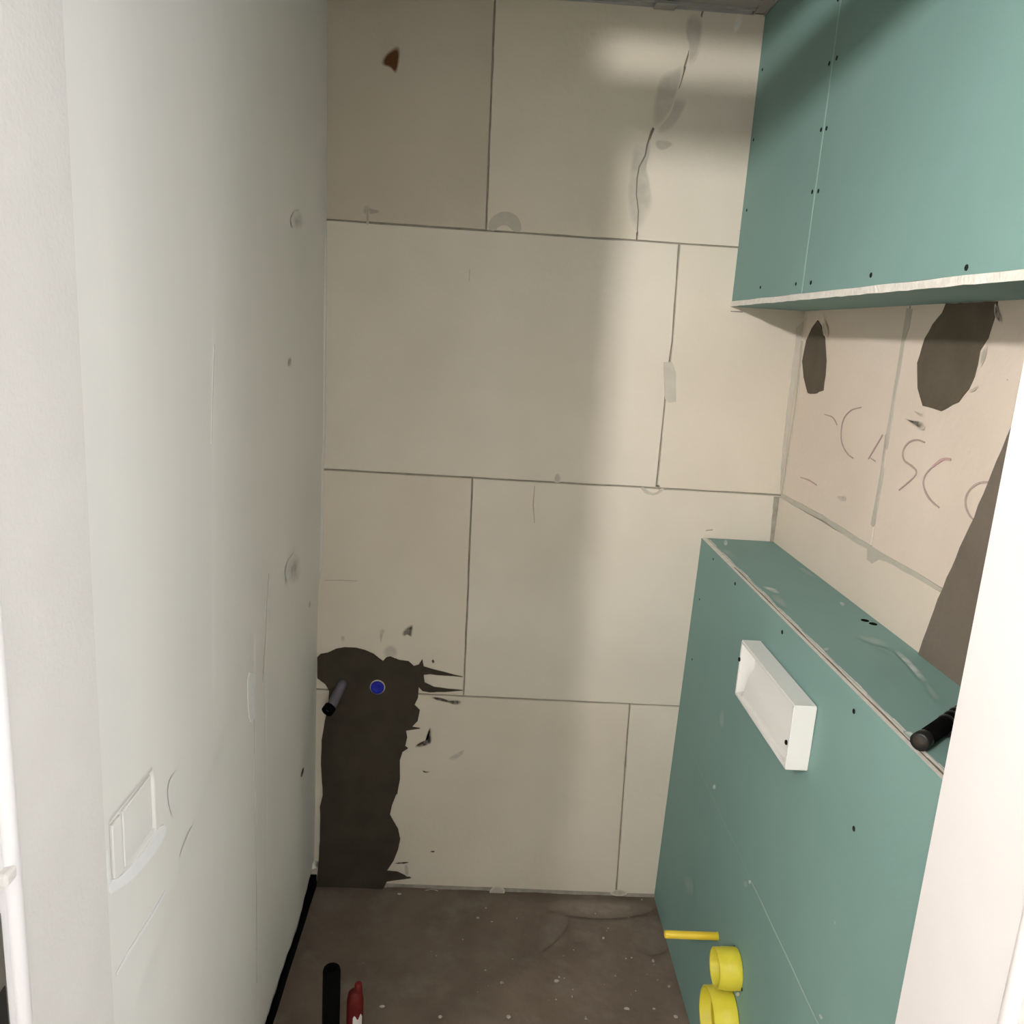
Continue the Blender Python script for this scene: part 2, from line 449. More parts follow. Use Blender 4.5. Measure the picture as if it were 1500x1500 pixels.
wall_block(LEFT, J4, *rows[3], (0.80, 0.775, 0.735), 0.0010)
wall_block(J4, CR, *rows[3], (0.98, 0.97, 0.93), 0.0, 0.02)
wall_block(CR, RIGHT, *rows[3], (1.0, 0.99, 0.98), 0.0006, 0.02)

def bwp(px): return [bw(*q) for q in px]
def z1(pts): return [(400 + x*.23333, 850 + y*.23333) for x, y in pts]
def z2(pts): return [(380 + x*.23333, 1150 + y*.23333) for x, y in pts]
outline = z1([(278, 480), (300, 462), (340, 455), (400, 428), (450, 420), (520, 421), (580, 437), (630, 460), (668, 488), (690, 507), (712, 480), (735, 474), (790, 497), (850, 508), (885, 538), (915, 528), (936, 495), (945, 540), (1010, 560), (1080, 576), (1190, 603), (1080, 596), (985, 586), (945, 590), (953, 640), (1010, 668), (1100, 680), (1190, 688), (1080, 697), (985, 700), (940, 692), (915, 665), (910, 735), (890, 782), (922, 815), (908, 880), (870, 918), (925, 928), (835, 940), (842, 985), (830, 1040), (845, 1052), (812, 1075), (797, 1130), (797, 1250), (780, 1345)]) + \
    z2([(862, 50), (832, 120), (822, 185), (842, 225), (870, 275), (885, 340), (872, 400), (842, 470), (800, 535), (868, 542), (950, 580), (800, 600), (772, 655), (600, 645), (360, 640), (372, 470), (383, 300), (382, 130), (400, 60)]) + \
    z1([(312, 1300), (303, 1150), (308, 1000), (325, 880), (345, 800), (405, 785), (350, 745), (352, 690), (330, 650), (280, 612)])
patch = prism('mortar_patch', rough_edges(bwp(outline), 0.02, 0.0008), on_back, 0.0045, -0.004, 'mortar', wall_back)
tag(patch, 'dark brown mortar filling a ragged chase beside the left wall')
# thin smears of the same mortar
def smear(px, mat='s_dark', soft=0.45, d=0.0022, it=1, nm='stain', wall=None): 
    q = bwp(px); cx = sum(p[0] for p in q)/len(q); cz = sum(p[1] for p in q)/len(q)
    return film(nm, q, on_back, d, mat, wall or wall_back, soft, it, 'block', block_tint(cx, cz))
def block_tint(x, z):
    if z > 3*U: return (0.80, 0.775, 0.735) if x < xs_at(J4, z) else ((0.98, 0.97, 0.93) if x < xs_at(CR, z) else (1.0, 0.99, 0.98))
    if z > 2*U: return (1.0, 1.0, 1.0) if x < xs_at(J3, z) else (1.0, 0.985, 0.97)
    if z > U: return (0.97, 0.95, 0.93) if x < xs_at(J2, z) else (1.0, 1.0, 1.0)
    return (0.96, 0.94, 0.92) if x < xs_at(J1, z) else (1.0, 1.0, 0.99)
smear(z1([(805, 330), (830, 295), (885, 265), (880, 320), (872, 362), (845, 340), (815, 355)]))
smear(z1([(990, 505), (1005, 488), (1018, 510), (1005, 525)]))
smear(z1([(880, 1045), (930, 1010), (980, 1000), (982, 920), (994, 922), (1000, 1020), (970, 1035), (920, 1050)]), soft=.25)
smear(z1([(930, 1188), (960, 1195), (990, 1195), (975, 1208), (945, 1206)]))
smear(z1([(980, 725), (1060, 735), (1120, 760), (1185, 750), (1185, 775), (1150, 785), (1090, 765), (1000, 745)]), soft=.3)
smear(z1([(670, 290), (712, 300), (690, 340), (680, 400), (668, 390)]), 's_grey')
smear(z1([(680, 430), (740, 390), (790, 430), (780, 490), (700, 500)]), 's_grey')
smear(z1([(425, 340), (455, 350), (450, 390), (425, 380)]), 's_soft')
smear(z1([(1090, 1120), (1140, 1085), (1210, 1050), (1200, 1090), (1130, 1135)]), 's_soft')
smear(z2([(1070, 408), (1105, 408), (1100, 420), (1075, 420)]))
smear(z2([(840, 485), (945, 475), (935, 490), (850, 492)]), soft=.3)
smear(z2([(905, 490), (935, 485), (940, 575), (915, 570)]), 's_soft')
smear(z2([(1020, 665), (1060, 648), (1130, 655), (1110, 680), (1030, 685)]), soft=.4)
smear([(716, 1306), (722, 1298), (735, 1297), (741, 1305), (735, 1312), (720, 1312)], 's_soft', .4)
smear([(892, 1308), (898, 1303), (912, 1302), (922, 1308), (905, 1313)], 's_soft', .4)
for px in ([(560, 83), (580, 66), (588, 70), (586, 92), (581, 113), (572, 100), (557, 97)],):
    s = smear(px, 's_rust', 0.45, 0.0025, 2); tag(s, 'rust brown spot on the upper left plaster block')
smear([(530, 308), (536, 298), (544, 306), (558, 308), (557, 313), (540, 315), (532, 314)], 's_soft', .35)
smear([(537, 298), (541, 298), (541, 330), (536, 330)], 's_soft', .5)
# half round grey filler smear beside the joint
half = [(714, 336), (717, 322), (727, 313), (741, 309), (755, 314), (763, 325), (764, 340), (752, 340), (746, 331), (737, 329), (729, 333), (725, 339)]
prism('filler_smear', smooth_loop(bwp(half), 1), on_back, 0.0016, 0, M['s_half'] if 's_half' in M else 'filler', wall_back)
prism('filler_smear', rough_edges(bwp([(972, 531), (984, 530), (990, 545), (990, 588), (980, 590), (974, 585)]), .03, .0006), on_back, 0.0016, 0, 'filler', wall_back, 0.0004)
prism('filler_smear', smooth_loop(bwp([(612, 319), (622, 317), (633, 322), (640, 330), (615, 328)]), 1), on_back, 0.0018, 0, material('pale_smear', (0.55, 0.50, 0.41), None), wall_back)
prism('filler_smear', smooth_loop(bwp([(941, 712), (953, 722), (962, 722), (968, 714), (975, 716), (960, 726), (946, 724), (938, 715)]), 1), on_back, 0.0025, 0, 'filler', wall_back)
smear([(958, 710), (965, 709), (968, 713), (962, 716)], 's_dark', .4, .003)
smear([(812, 695), (819, 691), (823, 703), (817, 708), (811, 705)], 's_soft', .4)
# grey damp looking crack smears, upper right
for px in ([(1006, 16), (1030, 22), (1029, 52), (1020, 88), (1006, 100), (1010, 70), (1002, 50)],
           [(966, 108), (988, 100), (1003, 92), (998, 118), (990, 140), (984, 165), (966, 188), (954, 190), (955, 150)],
           [(960, 187), (975, 150), (990, 140), (1010, 145), (1000, 168), (985, 190), (965, 198)],
           [(927, 205), (946, 212), (952, 200), (955, 215), (946, 240), (952, 262), (958, 300), (945, 330), (930, 345), (920, 320), (917, 285), (921, 246)],
           [(955, 205), (978, 205), (990, 212), (965, 225)]):
    smear(px, 's_grey', 0.3, 0.0018, 2)
ribbon('crack', [bw(*q) for q in [(1004, 98), (995, 128), (978, 150), (968, 165), (960, 180), (954, 193), (948, 212), (945, 228), (936, 245), (933, 262), (932, 285), (935, 310), (933, 345)]], on_back, .0035, material('crack_shadow', (0.20, 0.18, 0.15), None), wall_back, d=.0024)
# light plaster runs near the ceiling, and the corner fillings
smear([(1076, 20), (1092, 21), (1080, 50), (1072, 52)], 's_white', 0.5, 0.002)
prism('corner_filler', rough_edges(bwp([(1167, 480), (1178, 470), (1152, 660), (1146, 722), (1142, 718), (1148, 640), (1158, 560)]), .02, .0012), on_back, 0.004, 0, 'filler', wall_back, 0.0006)
prism('corner_filler', rough_edges(bwp([(1133, 728), (1146, 728), (1136, 796), (1128, 796)]), .02, .0012), on_back, 0.003, 0, 'joint', wall_back, 0.0006)
# pencil marks
def mark(px, w=0.0022, mat='pencil_dark', nm='pencil_mark'): return ribbon(nm, bwp(px), on_back, w, mat, wall_back)
mark([(783, 712), (781, 740), (783, 766)], .003, 'pencil'); mark([(476, 850), (500, 850), (523, 851)], .0022, 'pencil')
mark([(1070, 456), (1085, 457), (1088, 457)], .0025); mark([(1034, 777), (1044, 776)], .0025)
mark([(1082, 338), (1093, 338)], .002, 'pencil'); mark([(688, 395), (687, 412)], .004, 'filler')

# ------------------------------------------------------------------ right wall of plaster blocks
wall_right = box('wall_right', (W + 0.006, -1.3, -0.05), (W + 0.14, 0.006, H + 0.05), 'joint')
tag(wall_right, 'pinkish plaster block wall with brown holes and scrawled letters between the green boxings', 'wall', kind='structure')
def right_block(y0, y1, zz0, zz1, tint, proud=0.0, slant=0.0):
    pts = rough_edges([(y0, zz0), (y1 + slant, zz0), (y1, zz1), (y0, zz1)], 0.05, 0.001)
    o = prism('plaster_block', pts, on_right, proud, -0.02, 'block', wall_right, bev=0.001); o['tint'] = tint; return o
YJ = -0.543
right_block(-0.004, YJ + .003, 2*U + .004, 3*U - .003, (1.08, 1.02, 1.02))
right_block(YJ - .003, -1.262, 2*U + .004, 3*U - .003, (1.08, 1.015, 1.015), .0008)
right_block(-0.004, -0.86, U + .004, 2*U - .004, (1.07, 1.03, 1.02), .0005)
right_block(-0.866, -1.262, U + .004, 2*U - .004, (1.07, 1.02, 1.02))
def z5(pts): return [rw(1050 + x*.3, 400 + y*.3) for x, y in pts]
hole1 = prism('mortar_patch', rough_edges(z5([(495, 232), (512, 258), (530, 320), (537, 430), (532, 500), (527, 530), (522, 572), (480, 590), (447, 587), (428, 510), (421, 430), (441, 330), (468, 268)]), .012, .0008), on_right, 0.0025, -0.002, 'mortar_dry', wall_right)
tag(hole1, 'narrow leaf shaped patch of dark mortar')
hole2 = prism('mortar_patch', rough_edges(z5([(1105, 195), (1125, 150), (1375, 140), (1362, 215), (1330, 320), (1290, 380), (1277, 450), (1262, 510), (1235, 565), (1185, 630), (1100, 675), (1060, 662), (1012, 650), (1000, 610), (986, 560), (984, 440), (1022, 320), (1060, 250)]), .014, .0008), on_right, 0.0025, -0.002, 'mortar_dry', wall_right)
tag(hole2, 'large oval patch of dark mortar')
prism('mortar_patch', rough_edges([rw(1480, 640), rw(1432, 757), rw(1392, 846), rw(1372, 895), rw(1347, 966), (-0.79, 1.06), (-1.26, 1.06), (-1.26, 1.74), (-1.0, 1.74)], .02, .0012), on_right, 0.006, -0.002, material('brown_render', (0.15, 0.125, 0.098), (0.18, 0.15, 0.12), 9, 0.95, 0.5, 70), wall_right)
def rsm(pts, mat='s_dark', soft=.4, d=.003, it=1): return film('stain', z5(pts), on_right, d, mat, wall_right, soft, it, 'block', (1.08, 1.02, 1.02))
rsm([(915, 706), (960, 718), (1005, 722), (1028, 740), (1018, 772), (985, 752), (950, 728)], soft=.5)
rsm([(960, 665), (1000, 685), (1025, 690), (1015, 710), (985, 690)], 's_soft')
rsm([(1235, 575), (1270, 560), (1292, 542), (1275, 572), (1250, 582)], 's_soft')
rsm([(520, 225), (545, 255), (552, 290), (540, 315), (525, 300)], 's_soft')
rsm([(1370, 140), (1385, 180), (1402, 245), (1385, 240), (1365, 200)], 's_dark')
rsm([(1300, 380), (1330, 350), (1320, 420), (1290, 470)], 's_grey')
rsm([(1420, 515), (1435, 520), (1430, 530)], 's_soft')
rsm([(590, 1085), (640, 1090), (630, 1112), (595, 1105)], 's_soft')
# filled joints
prism('joint_filler', rough_edges(z5([(930, 175), (958, 175), (945, 260), (915, 350), (895, 480), (868, 640), (850, 770), (825, 870), (800, 1050), (780, 1200), (765, 1240), (755, 1225), (775, 1120), (800, 980), (820, 830), (845, 700), (868, 560), (892, 420), (912, 290)]), .03, .001), on_right, 0.0016, -0.002, 'filler', wall_right)
prism('joint_filler', rough_edges(z5([(318, 1078), (420, 1130), (540, 1195), (720, 1310), (850, 1390), (1010, 1480), (1105, 1540), (1100, 1556), (1000, 1502), (830, 1408), (790, 1400), (760, 1420), (735, 1400), (738, 1345), (700, 1330), (520, 1208), (400, 1145), (318, 1096)]), .03, .001), on_right, 0.0018, -0.002, 'filler', wall_right)
prism('corner_filler', rough_edges(z5([(415, 330), (400, 470), (385, 640), (350, 860), (322, 1060), (318, 1075), (322, 1085), (345, 940), (372, 780), (392, 640), (405, 520), (420, 400), (424, 330)]), .02, .001), on_right, 0.0018, -0.002, 'filler', wall_right)
# the scrawled letters
def letter(pts, w=.0042, mat='pencil', nm='pencil_letter'): return ribbon(nm, curve_pts(z5(pts), 5), on_right, w, mat, wall_right, d=.0028)
letter([(710, 655), (660, 670), (625, 710), (612, 770), (615, 830), (640, 880), (670, 905)], .0030)
letter([(815, 790), (782, 845), (745, 908)], .0036)
letter([(755, 903), (780, 920)], .0028)
letter([(830, 790), (826, 830), (822, 880)], .0030)
letter([(1022, 828), (980, 815), (940, 830), (915, 870), (920, 915), (960, 945), (980, 970), (965, 1000), (895, 1060)], .0038)
letter([(1150, 912), (1110, 910), (1058, 947)], .0055, 'pencil_red')
letter([(1058, 947), (1025, 985), (1015, 1030), (1030, 1080), (1060, 1120), (1092, 1145)], .0042)
letter([(1335, 1020), (1290, 1025), (1250, 1050), (1225, 1090), (1222, 1140), (1238, 1180), (1258, 1203)], .0040)
letter([(530, 690), (570, 705), (592, 742)], .0028, 'pencil', 'pencil_mark'); letter([(412, 998), (450, 1010), (492, 1036)], .0034, 'pencil_red', 'pencil_mark')

# ------------------------------------------------------------------ left wall, skim plaster
LY = []; y = 0.004
PATCH_Y = (lw(163, 1205)[0], lw(224, 1138)[0]); PATCH_Z = (0.934, 1.022)
def sstep(a, b, t):
    t = max(0, min(1, (t-a)/(b-a))); return t*t*(3-2*t)
ridge_y = lw(312, 600)[0]; joint_y = lw(376, 1150)[0]; line_y = lw(394, 920)[0]
def left_relief(y, z):
    d = 0.0020*math.sin(y*6.1 + 0.8*math.sin(z*1.7)) + 0.0012*math.sin(y*17 + z*1.1) + 0.0008*math.sin(z*7+y*3)
    # trowel ridge
    ry = ridge_y - 0.03*(1.6 - z) if z < 1.6 else ridge_y
    if z > 1.02: d += 0.0012*sstep(ry - 0.012, ry + 0.012, y)*sstep(1.9, 1.5, z) * (1 - sstep(ry + 0.02, ry + 0.22, y))
    # thick skim ends in a tongue; the board below shows through
    tz = 0.95 + 0.35*sstep(joint_y - 0.01, 0.0, y) if y > joint_y - 0.05 else 0.95 + 0.6*(joint_y - 0.05 - y)*0
    if y > joint_y: d -= 0.0030*sstep(tz + 0.02, tz - 0.05, z)
    # sloping edge of the skim from the tongue towards the door
    zz = 1.06 + (y - joint_y) * -0.02
    e = 1.02 - 0.55*max(0, (joint_y - y) - 0.0)
    if y <= joint_y: d -= 0.0018*sstep(e + 0.012, e - 0.012, z)
    # board joint
    if z < 0.93: d -= 0.0020*math.exp(-((y - joint_y)/0.0028)**2)
    if z < 1.02: d -= 0.0010*math.exp(-((y - line_y)/0.004)**2)
    # lower rear part sits a little further back
    d -= 0.008*sstep(1.02, 0.86, z)*sstep(-0.22, -0.03, y)
    # raw bright lip at the corner
    if z > 0.96: d += 0.0040*sstep(-0.012, -0.004, y)*sstep(1.95, 1.7, z)
    # the skim thins out towards the door lining
    k = sstep(-1.262, -1.16, y)
    return d*k - 0.0015*(1 - k)
def make_left():
    ys = [0.0 - 1.262*i/330 for i in range(331)]; z0 = 0.055
    # keep two grid lines on the sides of the cover plate
    for t in PATCH_Y:
        k = min(range(len(ys)), key=lambda i: abs(ys[i]-t)); ys[k] = t
    zs = [z0 + (H - z0)*i/170 for i in range(171)]
    for t in PATCH_Z:
        k = min(range(len(zs)), key=lambda i: abs(zs[i]-t)); zs[k] = t
    bm = bmesh.new()
    g = []
    for a, y in enumerate(ys):
        r = []
        for b, z in enumerate(zs):
            zz = z + (0.003*math.sin(y*31) + 0.002*math.sin(y*90+1) + 0.02*sstep(-0.1, 0, y) if b == 0 else 0)
            r.append(bm.verts.new((left_relief(y, z) - 0.001, y, zz)))
        g.append(r)
    for a in range(len(ys)-1):
        for b in range(len(zs)-1):
            ym = (ys[a]+ys[a+1])/2; zm = (zs[b]+zs[b+1])/2
            if PATCH_Y[0] < ym < PATCH_Y[1] and PATCH_Z[0] < zm < PATCH_Z[1]: continue
            bm.faces.new((g[a][b], g[a+1][b], g[a+1][b+1], g[a][b+1])).smooth = True
    bmesh.ops.recalc_face_normals(bm, faces=bm.faces)
    bm.normal_update()
    if sum(f.normal.x for f in bm.faces) < 0: bmesh.ops.reverse_faces(bm, faces=bm.faces)
    me = bpy.data.meshes.new('wall_left'); bm.to_mesh(me); bm.free()
    o = link_mesh('wall_left', me, 'skim')
    s = o.modifiers.new('thick', 'SOLIDIFY'); s.thickness = 0.014; s.offset = -1
    tag(o, 'smooth off-white skimmed wall on the left with a dark gap at the floor', 'wall', kind='structure')
    box('backing', (-0.12, -1.30, -0.05), (-0.030, 0.01, H + 0.05), 'void', o)
    return o
wall_left = make_left()
bl_ = box('gap_shade_left', (-0.0295, -1.26, -0.004), (-0.003, -0.002, 0.036), 'black'); tag(bl_, 'black strip standing for the shade in the gap under the left wall', 'gap shade', kind='structure')  # black strip paints the shade inside the gap
def lwp(pts): return [lw(*q) for q in pts]
def lsm(pts, mat, soft=.4, d=.0010, it=1): return film('stain', lwp(pts), on_left, d, mat, wall_left, soft, it, 'skim')
lsm([(441, 1138), (447, 1122), (449, 1126), (445, 1140)], 's_dark', .3); lsm([(423, 527), (427, 520), (428, 535), (424, 538)], 's_soft', .4)
lsm([(455, 885), (459, 878), (460, 888), (457, 892)], 's_soft', .3)
lsm([(415, 830), (440, 800), (445, 850), (425, 860)], 's_soft', .8)
lsm([(425, 315), (445, 305), (448, 335), (430, 340)], 's_soft', .85)
# fresh white filler: tongue, runs and smears
def lfill(pts, d=.0015, nm='filler_smear', it=1): return prism(nm, smooth_loop(lwp(pts), it), on_left, d, -0.002, 'skim_white', wall_left, 0.0004)
lfill([(364, 985), (376, 985), (376, 1020), (374, 1057), (367, 1058), (364, 1030)], .0012)
film('filler_smear', lwp([(245, 1140), (262, 1125), (268, 1160), (262, 1195), (250, 1198), (243, 1170)]), on_left, .0004, 's_white', wall_left, .5, base='skim')
film('filler_smear', lwp([(275, 1215), (284, 1205), (268, 1245), (258, 1258)]), on_left, .0012, 's_white', wall_left, .4, base='skim')
ribbon('filler_smear', lwp([(240, 1305), (222, 1340), (190, 1395), (172, 1428)]), on_left, .006, 'skim_white', wall_left, d=.0014)
M['hairline'] = material('hairline_crack', (0.50, 0.485, 0.45), None)
ribbon('hairline_joint', lwp([(374, 1055), (375, 1130), (376, 1220), (377, 1310), (377, 1390), (378, 1440)]), on_left, .0045, 'hairline', wall_left, d=.0010)
ribbon('hairline_joint', lwp([(396, 840), (393, 880), (391, 940), (389, 1000)]), on_left, .0040, 'hairline', wall_left, d=.0010)
ribbon('hairline_joint', lwp([(311, 505), (309, 590), (308, 650)]), on_left, .0030, material('faint_ridge', (0.66, 0.645, 0.61), None), wall_left, d=.0010)
# plastered-in cover plate
cv = empty('cover_plate', (0.0, PATCH_Y[0], PATCH_Z[0]))
tag(cv, 'small rectangular blank cover plate plastered into the left wall by the door', 'cover plate')
y0, y1 = PATCH_Y; zA, zB = PATCH_Z
s0 = left_relief((y0 + y1)/2, (zA + zB)/2) - .001
flat = lambda a, b, d: (s0 + d, a, b)
prism('box_back', [(y0 - .002, zA - .002), (y1 + .002, zA - .002), (y1 + .002, zB + .002), (y0 - .002, zB + .002)], flat, -0.0045, -0.012, 'skim', cv)
prism('plate', [(y0 + .036, zA + .001), (y1 - .0005, zA + .001), (y1 - .0005, zB - .009), (y0 + .036, zB - .009)], flat, -0.0006, -0.0048, 'skim', cv, 0.0012)
prism('side_rib', [(y0 + .006, zA + .001), (y0 + .031, zA + .001), (y0 + .031, zB - .009), (y0 + .006, zB - .008)], flat, -0.0003, -0.0048, 'skim', cv, 0.0012)
lfill([(162, 1312), (163, 1290), (178, 1285), (205, 1255), (222, 1228), (236, 1205), (243, 1215), (232, 1240), (212, 1268), (192, 1292), (172, 1304)], .0016)
lfill([(158, 1250), (161, 1245), (163, 1290), (160, 1300)], .0012)

# ------------------------------------------------------------------ door wall, frame and the hall behind the camera
HX0, HX1, HY, HZ = -1.75, 2.45, -5.0, 2.5
bm = bmesh.new()
add_box(bm, (HX0, YO + .001, -0.05), (-0.03, YD + .003, HZ))
add_box(bm, (1.010, YO + .001, -0.05), (HX1, YD + .003, HZ))
add_box(bm, (-0.03, YO + .001, 2.288), (1.010, YD + .003, HZ))
wall_front = build('wall_front', bm, 'hall'); tag(wall_front, 'wall with the door opening the picture is taken through', 'wall', kind='structure')
door = empty('door_1', (0.48, YO, 0)); tag(door, 'white painted door lining framing both sides of the view', 'door frame', kind='structure')
XL, XR = 0.0025, 0.980
box('jamb_lining', (-0.018, -1.434, 0), (XL, YD + .002, 2.18), 'lining', door, 0.0004)
box('jamb_lining', (XR, -1.434, 0), (1.002, YD, 2.18), 'gloss_white', door, 0.0015, 2)
box('rebate_lining', (-0.018, YO, 0), (XL + .001, -1.456, 2.18), 'gloss_white', door, 0.0015)
box('rebate_lining', (XR - .001, YO, 0), (1.002, -1.456, 2.18), 'gloss_white', door, 0.0015)
for s, xx in ((1, XL), (-1, XR)):
    bm = bmesh.new(); add_tube(bm, [(xx - s*.003, -1.445, 0), (xx - s*.003, -1.445, 2.18)], 0.0115, 16); build('seal_bead', bm, 'gloss_white', door)
box('head_lining', (-0.018, YO, 2.18), (1.002, YD, 2.252), 'lining', door, 0.001)
sk = box('strike_plate', (XL + .001, -1.505, 0.86), (XL + .0025, -1.468, 1.08), 'brass', door, 0.0005)
box('latch_hole', (XL + .0022, -1.498, 0.88), (XL + .0032, -1.4715, 1.005), 'void', sk)
box('latch_lip', (XL - .002, -1.468, 1.105), (XL + .0095, -1.450, 1.118), 'lining', door, 0.003, 2)

hf = box('floor', (HX0, HY, -0.06), (HX1, -1.278, -0.003), 'hall_floor'); tag(hf, 'plain floor of the hall outside the small room', 'floor', kind='structure')
hc = box('ceiling', (HX0, HY, HZ), (HX1, YO, HZ + .06), 'hall'); tag(hc, 'white ceiling of the hall outside the small room', 'ceiling', kind='structure')
w1 = box('wall_hall_left', (HX0 - .1, HY - .1, -0.06), (HX0, YD, HZ + .06), 'hall'); tag(w1, 'white hall wall left of the camera', 'wall', kind='structure')
rx0, rx1, rz0, rz1 = -0.25, 1.35, 1.05, 2.25
bm = bmesh.new()
add_box(bm, (HX0, HY - .1, -0.06), (rx0, HY, HZ + .06)); add_box(bm, (rx1, HY - .1, -0.06), (HX1 + .1, HY, HZ + .06))
add_box(bm, (rx0, HY - .1, -0.06), (rx1, HY, rz0)); add_box(bm, (rx0, HY - .1, rz1), (rx1, HY, HZ + .06))
w2 = build('wall_hall_rear', bm, 'hall'); tag(w2, 'white hall wall behind the camera with a wide window added for fill light', 'wall', kind='structure')
bm = bmesh.new()
wy0, wy1, wz0, wz1 = -3.2, -1.9, 0.85, 2.15
add_box(bm, (HX1, HY, -0.06), (HX1 + .1, wy0, HZ + .06)); add_box(bm, (HX1, wy1, -0.06), (HX1 + .1, YD, HZ + .06))
add_box(bm, (HX1, wy0, -0.06), (HX1 + .1, wy1, wz0)); add_box(bm, (HX1, wy0, wz1), (HX1 + .1, wy1, HZ + .06))
w3 = build('wall_hall_right', bm, 'hall'); tag(w3, 'white hall wall with the window right of the camera', 'wall', kind='structure')
win = empty('window_1', (HX1 + .05, wy0, wz0)); tag(win, 'white framed hall window letting daylight in', 'window', kind='structure')
for lo, hi in (((HX1 + .03, wy0, wz0), (HX1 + .08, wy0 + .05, wz1)), ((HX1 + .03, wy1 - .05, wz0), (HX1 + .08, wy1, wz1)),
               ((HX1 + .03, wy0 + .05, wz0), (HX1 + .08, wy1 - .05, wz0 + .05)), ((HX1 + .03, wy0 + .05, wz1 - .05), (HX1 + .08, wy1 - .05, wz1))):
    box('window_frame', lo, hi, 'gloss_white', win, .004)
gm = bpy.data.materials.new('window_glass'); gm.use_nodes = True
nt = gm.node_tree; tr = nt.nodes.new('ShaderNodeBsdfTransparent'); gl = nt.nodes.new('ShaderNodeBsdfGlossy'); gl.inputs['Roughness'].default_value = 0.02
mxs = nt.nodes.new('ShaderNodeMixShader'); mxs.inputs[0].default_value = 0.06
nt.links.new(tr.outputs[0], mxs.inputs[1]); nt.links.new(gl.outputs[0], mxs.inputs[2]); nt.links.new(mxs.outputs[0], nt.nodes['Material Output'].inputs[0])
box('pane', (HX1 + .052, wy0 + .05, wz0 + .05), (HX1 + .058, wy1 - .05, wz1 - .05), gm, win)
fill_win = empty('window_2', (rx0, HY - .05, rz0)); tag(fill_win, 'wide white framed window added behind the camera for fill light', 'window', kind='structure')  # unseen window, added to carry the rear fill light
for lo, hi in (((rx0, HY - .08, rz0), (rx0 + .05, HY - .03, rz1)), ((rx1 - .05, HY - .08, rz0), (rx1, HY - .03, rz1)),
               ((rx0 + .05, HY - .08, rz0), (rx1 - .05, HY - .03, rz0 + .05)), ((rx0 + .05, HY - .08, rz1 - .05), (rx1 - .05, HY - .03, rz1))):
    box('window_frame', lo, hi, 'gloss_white', fill_win, .004)
box('pane', (rx0 + .05, HY - .058, rz0 + .05), (rx1 - .05, HY - .052, rz1 - .05), gm, fill_win)

# globe lamp on the hall ceiling, the lamp that throws the shadows
lamp = empty('ceiling_lamp', (BULB.x, BULB.y, HZ)); tag(lamp, 'small round globe lamp under the hall ceiling', 'lamp')
em = bpy.data.materials.new('bulb_glow'); em.use_nodes = True
nt = em.node_tree; e = nt.nodes.new('ShaderNodeEmission'); e.inputs[0].default_value = c4(BULB_COL); e.inputs[1].default_value = BULB_STRENGTH
nt.links.new(e.outputs[0], nt.nodes['Material Output'].inputs[0])
R = 0.042
prof = [(0, -R)] + [(R*math.sin(a), -R*math.cos(a)) for a in [math.pi*i/12 for i in range(1, 10)]] + [(0.030, R*0.92), (0.028, R*1.15)]
lathe('bulb', prof, BULB, (0, 0, 1), em, lamp, 24)
lathe('socket', [(0, R*1.15), (0.033, R*1.15), (0.033, R*1.15 + .03), (0.02, R*1.15 + .045), (0, R*1.15 + .045)], BULB, (0, 0, 1), 'black_gloss', lamp, 20)
tube('stem', [BULB + Vector((0, 0, R*1.15 + .04)), (BULB.x, BULB.y, HZ - .012)], 0.012, 'white_plastic', lamp, 12)
# dish added under the bulb to dim the light that goes down
dm = bpy.data.materials.new('dimming_glass'); dm.use_nodes = True
nt = dm.node_tree; tr = nt.nodes.new('ShaderNodeBsdfTransparent'); df = nt.nodes.new('ShaderNodeBsdfDiffuse'); df.inputs[0].default_value = (.85, .84, .82, 1)
mxs = nt.nodes.new('ShaderNodeMixShader'); mxs.inputs[0].default_value = DISH
nt.links.new(tr.outputs[0], mxs.inputs[1]); nt.links.new(df.outputs[0], mxs.inputs[2]); nt.links.new(mxs.outputs[0], nt.nodes['Material Output'].inputs[0])
lathe('dimming_dish', [(0, -.105), (0.08, -.102), (0.15, -.094), (0.20, -.080)], BULB, (0, 0, 1), dm, lamp, 40)
for k in range(3):
    a_ = 2*math.pi*k/3 + .9
    tube('dish_rod', [BULB + Vector((.19*math.cos(a_), .19*math.sin(a_), -.083)), BULB + Vector((.03*math.cos(a_), .03*math.sin(a_), R*1.15 + .02))], .0015, 'black_gloss', lamp, 6)
lathe('ceiling_rose', [(0, -.014), (0.03, -.013), (0.045, -.008), (0.047, -0.0005), (0, -0.0005)], (BULB.x, BULB.y, HZ), (0, 0, 1), 'white_plastic', lamp, 24)

# ------------------------------------------------------------------ green plasterboard boxings
T = 0.0125
def board(name, corners_front, nrm, parent, t=T, bev=0.0008):
    """flat board: green paper faces, pale gypsum edges"""
    bm = bmesh.new(); n = Vector(nrm).normalized() * t
    f_ = [bm.verts.new(c) for c in corners_front]; b_ = [bm.verts.new(Vector(c) - n) for c in corners_front]
    a = bm.faces.new(f_); b = bm.faces.new(list(reversed(b_))); k = len(f_)
    for i in range(k): bm.faces.new((f_[i], b_[i], b_[(i+1) % k], f_[(i+1) % k])).material_index = 1
    return build(name, bm, ['green', 'core'], parent)
sm = bmesh.new()
add_lathe(sm, [(0.0042, -.001), (0.0042, .0005), (0.0036, .0009), (0.0016, .0009), (0.0010, .0001), (0, .0001)], (0, 0, 0), (-1, 0, 0), 8)
bmesh.ops.recalc_face_normals(sm, faces=sm.faces)
sme = bpy.data.meshes.new('screw'); sm.to_mesh(sme); sm.free(); sme.materials.append(M['screw'])
